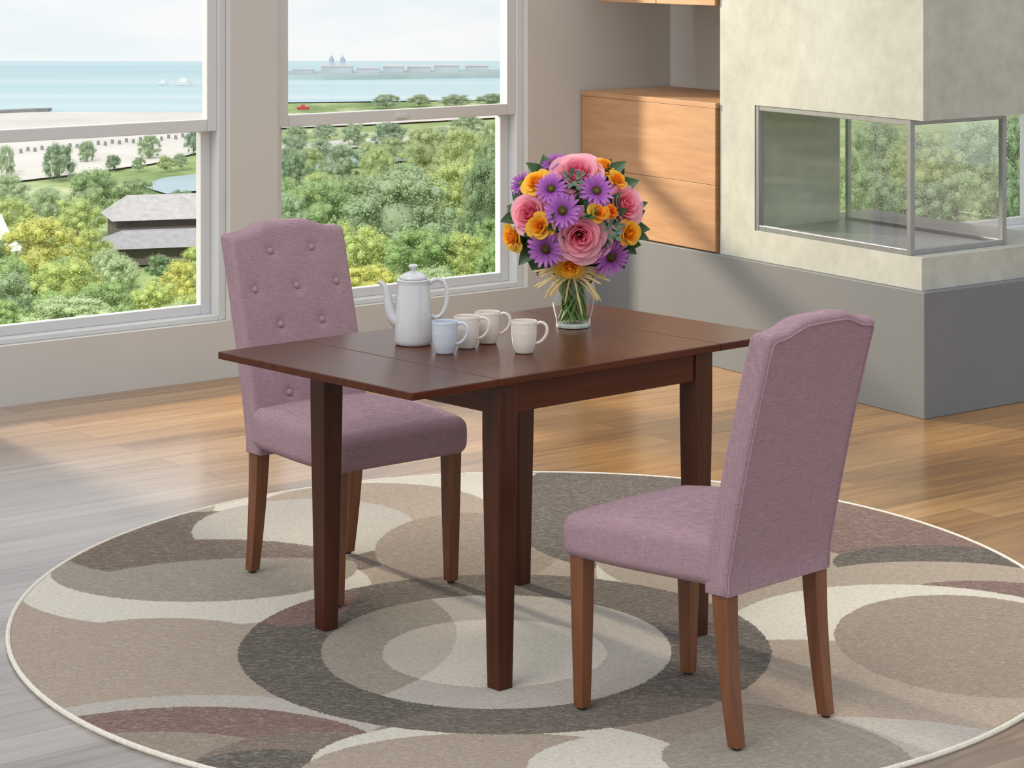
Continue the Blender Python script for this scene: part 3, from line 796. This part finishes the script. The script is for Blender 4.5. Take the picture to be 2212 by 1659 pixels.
trees = [
    (1, 128, 348, 88, 72, 'dark green'), (1, 188, 325, 46, 42, 'mid green'), (1, 245, 348, 40, 30, 'dark green'), (1, 322, 316, 60, 46, 'mid green'), (1, 418, 300, 46, 56, 'dark green'),
    (1, 14, 345, 44, 62, 'pale green'), (1, 358, 350, 44, 30, 'yellow-green'), (1, 300, 352, 34, 26, 'mid green'), (1, 390, 345, 40, 30, 'pale green'),
    (1, 200, 412, 130, 92, 'mid green'), (1, 292, 418, 110, 66, 'mid green'), (1, 100, 430, 90, 50, 'pale green'), (1, 30, 455, 110, 56, 'mid green'), (1, 165, 470, 150, 80, 'yellow-green'), (1, 390, 430, 70, 40, 'dark green'),
    (1, 90, 540, 200, 130, 'yellow'), (1, 200, 540, 100, 90, 'yellow-green'), (1, 20, 600, 110, 90, 'mid green'), (1, 145, 615, 180, 110, 'yellow-green'), (1, 262, 610, 130, 100, 'pale green'),
    (1, 395, 610, 120, 90, 'yellow'), (1, 335, 655, 150, 90, 'yellow-green'), (1, 150, 690, 240, 90, 'pale green'), (1, 10, 690, 110, 80, 'mid green'), (1, 420, 670, 120, 70, 'yellow-green'), (1, 260, 700, 150, 70, 'mid green'), (1, 350, 575, 90, 50, 'dark green'),
    (2, 835, 216, 70, 26, 'pale green'), (2, 905, 214, 60, 22, 'pale green'), (2, 985, 215, 90, 24, 'pale green'), (2, 1060, 213, 70, 24, 'mid green'),
    (2, 640, 292, 60, 44, 'mid green'), (2, 702, 282, 66, 36, 'pale green'), (2, 765, 288, 70, 46, 'mid green'), (2, 842, 290, 90, 54, 'dark green'), (2, 1010, 272, 90, 44, 'mid green'), (2, 1070, 290, 70, 60, 'yellow-green'),
    (2, 640, 362, 90, 76, 'dark green'), (2, 742, 346, 110, 70, 'grey-green'), (2, 815, 366, 96, 92, 'yellow-green'), (2, 920, 322, 130, 90, 'yellow-green'), (2, 1000, 332, 120, 110, 'yellow-green'), (2, 1065, 350, 90, 90, 'mid green'), (2, 690, 410, 120, 70, 'yellow-green'),
    (2, 862, 462, 290, 180, 'grey-green'), (2, 690, 450, 170, 120, 'mid green'), (2, 980, 408, 170, 120, 'yellow-green'), (2, 1045, 440, 130, 170, 'dark green'), (2, 630, 480, 110, 110, 'grey-green'), (2, 880, 385, 100, 60, 'mid green'),
    (2, 760, 548, 170, 120, 'yellow-green'), (2, 905, 560, 200, 120, 'mid green'), (2, 1005, 560, 150, 110, 'yellow-green'), (2, 800, 615, 160, 80, 'yellow'), (2, 945, 625, 170, 90, 'pale green'), (2, 1065, 590, 110, 110, 'mid green'), (2, 680, 580, 150, 120, 'mid green'), (2, 860, 655, 200, 70, 'yellow-green'), (2, 1020, 640, 150, 80, 'yellow'),
    (3, 1890, 330, 170, 130, 'pale green'), (3, 2000, 350, 190, 150, 'yellow-green'), (3, 2110, 330, 170, 140, 'pale green'), (3, 2195, 320, 110, 150, 'mid green'), (3, 1880, 440, 170, 130, 'pale green'), (3, 1990, 455, 190, 120, 'grey-green'), (3, 2090, 445, 170, 130, 'pale green'), (3, 2190, 440, 120, 150, 'dark green'), (3, 2260, 380, 130, 150, 'mid green'), (3, 2310, 480, 160, 130, 'yellow-green'), (3, 1830, 400, 120, 140, 'mid green'), (3, 1940, 540, 200, 110, 'mid green'), (3, 2100, 550, 220, 110, 'yellow-green')]
# more trees in the gaps between those listed
rg_ = random.Random(21); extra = []
bands = [(1, -30, 250, 440, 520, 8), (1, -30, 440, 575, 745, 22), (2, 600, 1090, 300, 420, 16), (2, 600, 1090, 430, 680, 24)]
cn_w = ['mid green', 'yellow-green', 'yellow-green', 'pale green', 'grey-green', 'mid green', 'mid green', 'dark green']
for wn, xa, xb, ya, yb, cnt in bands:
    got = 0; tries = 0
    while got < cnt and tries < 800:
        tries += 1
        px = rg_.uniform(xa, xb); by = rg_.uniform(ya, yb); wp = (by+120)*rg_.uniform(.12, .19); hp = wp*rg_.uniform(.6, .8); cy = by-hp/2
        if any(abs(px-q[1]) < .36*(wp+q[3]) and abs(by-q[2]-q[4]/2) < 24 for q in trees+extra): continue
        if wn == 1 and 190 < px < 470 and cy < 560: continue
        extra.append((wn, round(px, 1), cy, wp, hp, rg_.choice(cn_w))); got += 1
trees += extra
ONE = ['', 'first', 'second', 'third', 'fourth', 'fifth', 'sixth', 'seventh', 'eighth', 'ninth', 'tenth', 'eleventh', 'twelfth', 'thirteenth', 'fourteenth', 'fifteenth', 'sixteenth', 'seventeenth', 'eighteenth', 'nineteenth']
TEN = {2: ('twentieth', 'twenty'), 3: ('thirtieth', 'thirty'), 4: ('fortieth', 'forty'), 5: ('fiftieth', 'fifty')}
def ordw(n):
    if n < 20: return ONE[n]
    a, b = divmod(n, 10); return TEN[a][0] if b == 0 else TEN[a][1]+'-'+ONE[b]
info = []
for i, (wn, px, cy, wp, hp, cn) in enumerate(trees):
    base = cy+hp/2+2; P = gp(px, base); D = P.y
    row = 'nearest' if D < 190 else ('second' if D < 215 else ('third' if D < 270 else 'farthest'))
    info.append((wn, row, px, P, D, wp*D/F, hp*D/F, cn, i))
first = {0: 1, 1: 1, 2: 1, 3: 1}
for wn, row, px, P, D, wm_, hm, cn, i in info:
    same = sorted(q[2] for q in info if q[0] == wn and q[1] == row); k = same.index(px)+1
    lab = '%s tree, %s from left in %s row %s' % (cn, ordw(k), row, WN[wn])
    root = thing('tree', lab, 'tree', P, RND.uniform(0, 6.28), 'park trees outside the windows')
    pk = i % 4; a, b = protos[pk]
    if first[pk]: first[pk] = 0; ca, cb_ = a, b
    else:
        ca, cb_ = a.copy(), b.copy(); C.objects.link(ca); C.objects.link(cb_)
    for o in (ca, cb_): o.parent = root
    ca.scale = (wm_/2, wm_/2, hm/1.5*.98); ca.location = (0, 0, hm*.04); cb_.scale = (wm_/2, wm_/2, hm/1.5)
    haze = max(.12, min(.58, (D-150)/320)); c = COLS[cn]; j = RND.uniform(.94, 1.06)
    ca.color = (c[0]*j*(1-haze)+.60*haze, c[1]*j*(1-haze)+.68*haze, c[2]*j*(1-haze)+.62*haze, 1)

# park pavilion, tent, harbour buildings
P = gp(345, 556); D = P.y; k = D/F
pv = thing('pavilion', 'long low park pavilion with grey hipped roofs among the trees', 'building', P, .30)
def hip(m, hx, hy, z0, z1, rx, ry, cx=0, cy=0):
    m.hexa([(cx-hx, cy-hy, z0), (cx+hx, cy-hy, z0), (cx+hx, cy+hy, z0), (cx-hx, cy+hy, z0), (cx-rx, cy-ry, z1), (cx+rx, cy-ry, z1), (cx+rx, cy+ry, z1), (cx-rx, cy+ry, z1)])
hx, hy = 130*k, 130*k
m = MB(); m.box(-hx*.88, hx*.88, -hy*.88, hy*.3, 0, 40*k); m.box(-hx*.7, hx*1.0, hy*.1, hy*1.2, 0, 84*k)
m.build('walls', nmat('dark_pavilion_wall', rgb(84, 77, 72), .8, .2, 1), pv, smooth=0)
M_roof = nmat('grey_shingles', rgb(140, 139, 143), .85, .14, 1.5); M_roof2 = nmat('pale_shingles', rgb(158, 156, 157), .85, .14, 1.5)
m = MB(); hip(m, hx, hy*.70, 38*k, 66*k, hx*.66, hy*.1, 0, -hy*.4); m.build('lower_roof', M_roof, pv, smooth=0)
m = MB(); hip(m, hx*.95, hy*.72, 82*k, 128*k, hx*.6, .03, hx*.15, hy*.65); m.build('upper_roof', M_roof2, pv, smooth=0)
P = gp(2, 572); k = P.y/F
tn = thing('tent', 'white peaked tent among trees at the left photo edge', 'tent', P, .4)
M_wht = nmat('white_canvas', rgb(218, 218, 218), .8, .03, 2)
m = MB(); hip(m, 44*k, 44*k, 34*k, 60*k, 20*k, 20*k); hip(m, 20*k, 20*k, 60*k, 110*k, .03, .03); m.build('canopy', M_wht, tn, smooth=0)
for sx in (-1, 1):
    for sy in (-1, 1):
        m = MB(); m.tube([(sx*42*k, sy*42*k, 0), (sx*42*k, sy*42*k, 35*k)], .12, 6); m.build('pole', M_frame, tn)
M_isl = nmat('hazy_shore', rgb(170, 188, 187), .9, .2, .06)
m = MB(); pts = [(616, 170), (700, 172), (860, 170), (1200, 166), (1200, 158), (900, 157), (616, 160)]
a = [gp(x, y) for x, y in pts]; n = len(a)
m.add([(q.x, q.y, GZ-.1) for q in a]+[(q.x, q.y, GZ+.7) for q in a], [tuple(range(n, 2*n))]+[(i, (i+1) % n, n+(i+1) % n, n+i) for i in range(n)])
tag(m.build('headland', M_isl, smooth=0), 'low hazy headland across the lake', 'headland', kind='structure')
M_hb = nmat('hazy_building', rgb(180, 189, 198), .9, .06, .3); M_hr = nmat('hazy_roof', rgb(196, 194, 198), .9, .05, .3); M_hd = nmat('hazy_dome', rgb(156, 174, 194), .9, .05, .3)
def harbour(px, py, wp, hp, label, towers=()):
    P = gp(px, py); k = P.y/F
    r = thing('harbour_building', label, 'building', P+Vector((0, 0, .7)), 0, 'harbour buildings on the headland')
    m = MB(); m.box(-wp/2*k, wp/2*k, -.8, .8, 0, hp*k*.75); m.build('walls', M_hb, r, smooth=0)
    m = MB(); hip(m, wp/2*k+.1, .95, hp*k*.75, hp*k, wp/2*k*.85, .1); m.build('roof', M_hr, r, smooth=0)
    for tx, th in towers:
        m = MB(); m.box(tx*k-.45, tx*k+.45, -.45, .45, 0, th*k*.65); tw = m.build('tower', M_hb, r, smooth=0)
        m = MB(); m.lathe([(.55, th*k*.65), (.5, th*k*.76), (.22, th*k*.88), (.05, th*k*.95), (0, th*k*1.12)], 10, (tx*k, 0, 0)); m.build('dome', M_hd, tw, smooth=60)
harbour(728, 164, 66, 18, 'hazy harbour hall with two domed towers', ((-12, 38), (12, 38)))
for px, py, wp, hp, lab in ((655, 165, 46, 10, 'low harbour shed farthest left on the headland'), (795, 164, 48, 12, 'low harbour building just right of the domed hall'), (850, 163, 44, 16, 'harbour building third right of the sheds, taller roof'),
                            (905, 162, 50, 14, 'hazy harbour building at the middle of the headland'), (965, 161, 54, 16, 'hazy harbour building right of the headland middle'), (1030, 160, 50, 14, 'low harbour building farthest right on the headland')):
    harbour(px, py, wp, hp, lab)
M_brk = nmat('wet_stone', rgb(124, 126, 126), .9, .2, .4)
m = MB(); a, b = gp(-200, 252), gp(104, 240)
m.hexa([(a.x, a.y, GZ-.1), (b.x, b.y, GZ-.1), (b.x, b.y+3, GZ-.1), (a.x, a.y+3, GZ-.1), (a.x, a.y, GZ+.35), (b.x, b.y, GZ+.35), (b.x, b.y+3, GZ+.35), (a.x, a.y+3, GZ+.35)])
tag(m.build('breakwater', M_brk, smooth=0), 'dark stone breakwater at the beach edge', 'breakwater')
pm = MB(); pm.tube([(0, 0, 0), (0, 0, .40), (0, 0, .55)], [.22, .20, .18], 8)
pl0 = None
for i in range(26):
    px = 45+i*15.2; py = 330-i*1.35-(3 if i % 2 else 0)
    if pl0 is None: pl0 = o = pm.build('piling', M_brk)
    else: o = pl0.copy(); C.objects.link(o)
    o.location = gp(px, py, -.05); tag(o, 'short dark wooden piling in the row along the beach', 'piling', 'pilings along the beach')
M_red = nmat('red_hull', rgb(196, 60, 80), .5, .05, 2)
def boat(px, py, L, mat, lab):
    P = gp(px, py, -.05); k = P.y/F; L *= k
    r = thing('boat', lab, 'boat', P, .1, 'boats on the lake')
    m = MB(); m.rings([[(x*L, y*L*.18*s, z*L*.22) for x, y, z in ((-.5, -1, 0), (.3, -1, 0), (.5, 0, 0), (.3, 1, 0), (-.5, 1, 0))] for s, z in ((.7, 0),)]+[[(x*L*1.06, y*L*.2, L*.2) for x, y in ((-.5, -1), (.3, -1), (.5, 0), (.3, 1), (-.5, 1))]])
    m.build('hull', mat, r, smooth=0)
    m = MB(); m.box(-L*.2, L*.15, -L*.1, L*.1, L*.2, L*.42); m.build('cabin', mat, r, smooth=0)
boat(655, 236, 26, M_red, 'small red boat by the shore in the right window')
boat(396, 184, 40, M_wht, 'white boat on the lake in the left window')
boat(352, 183, 24, M_wht, 'smaller white boat left of the other on the lake')
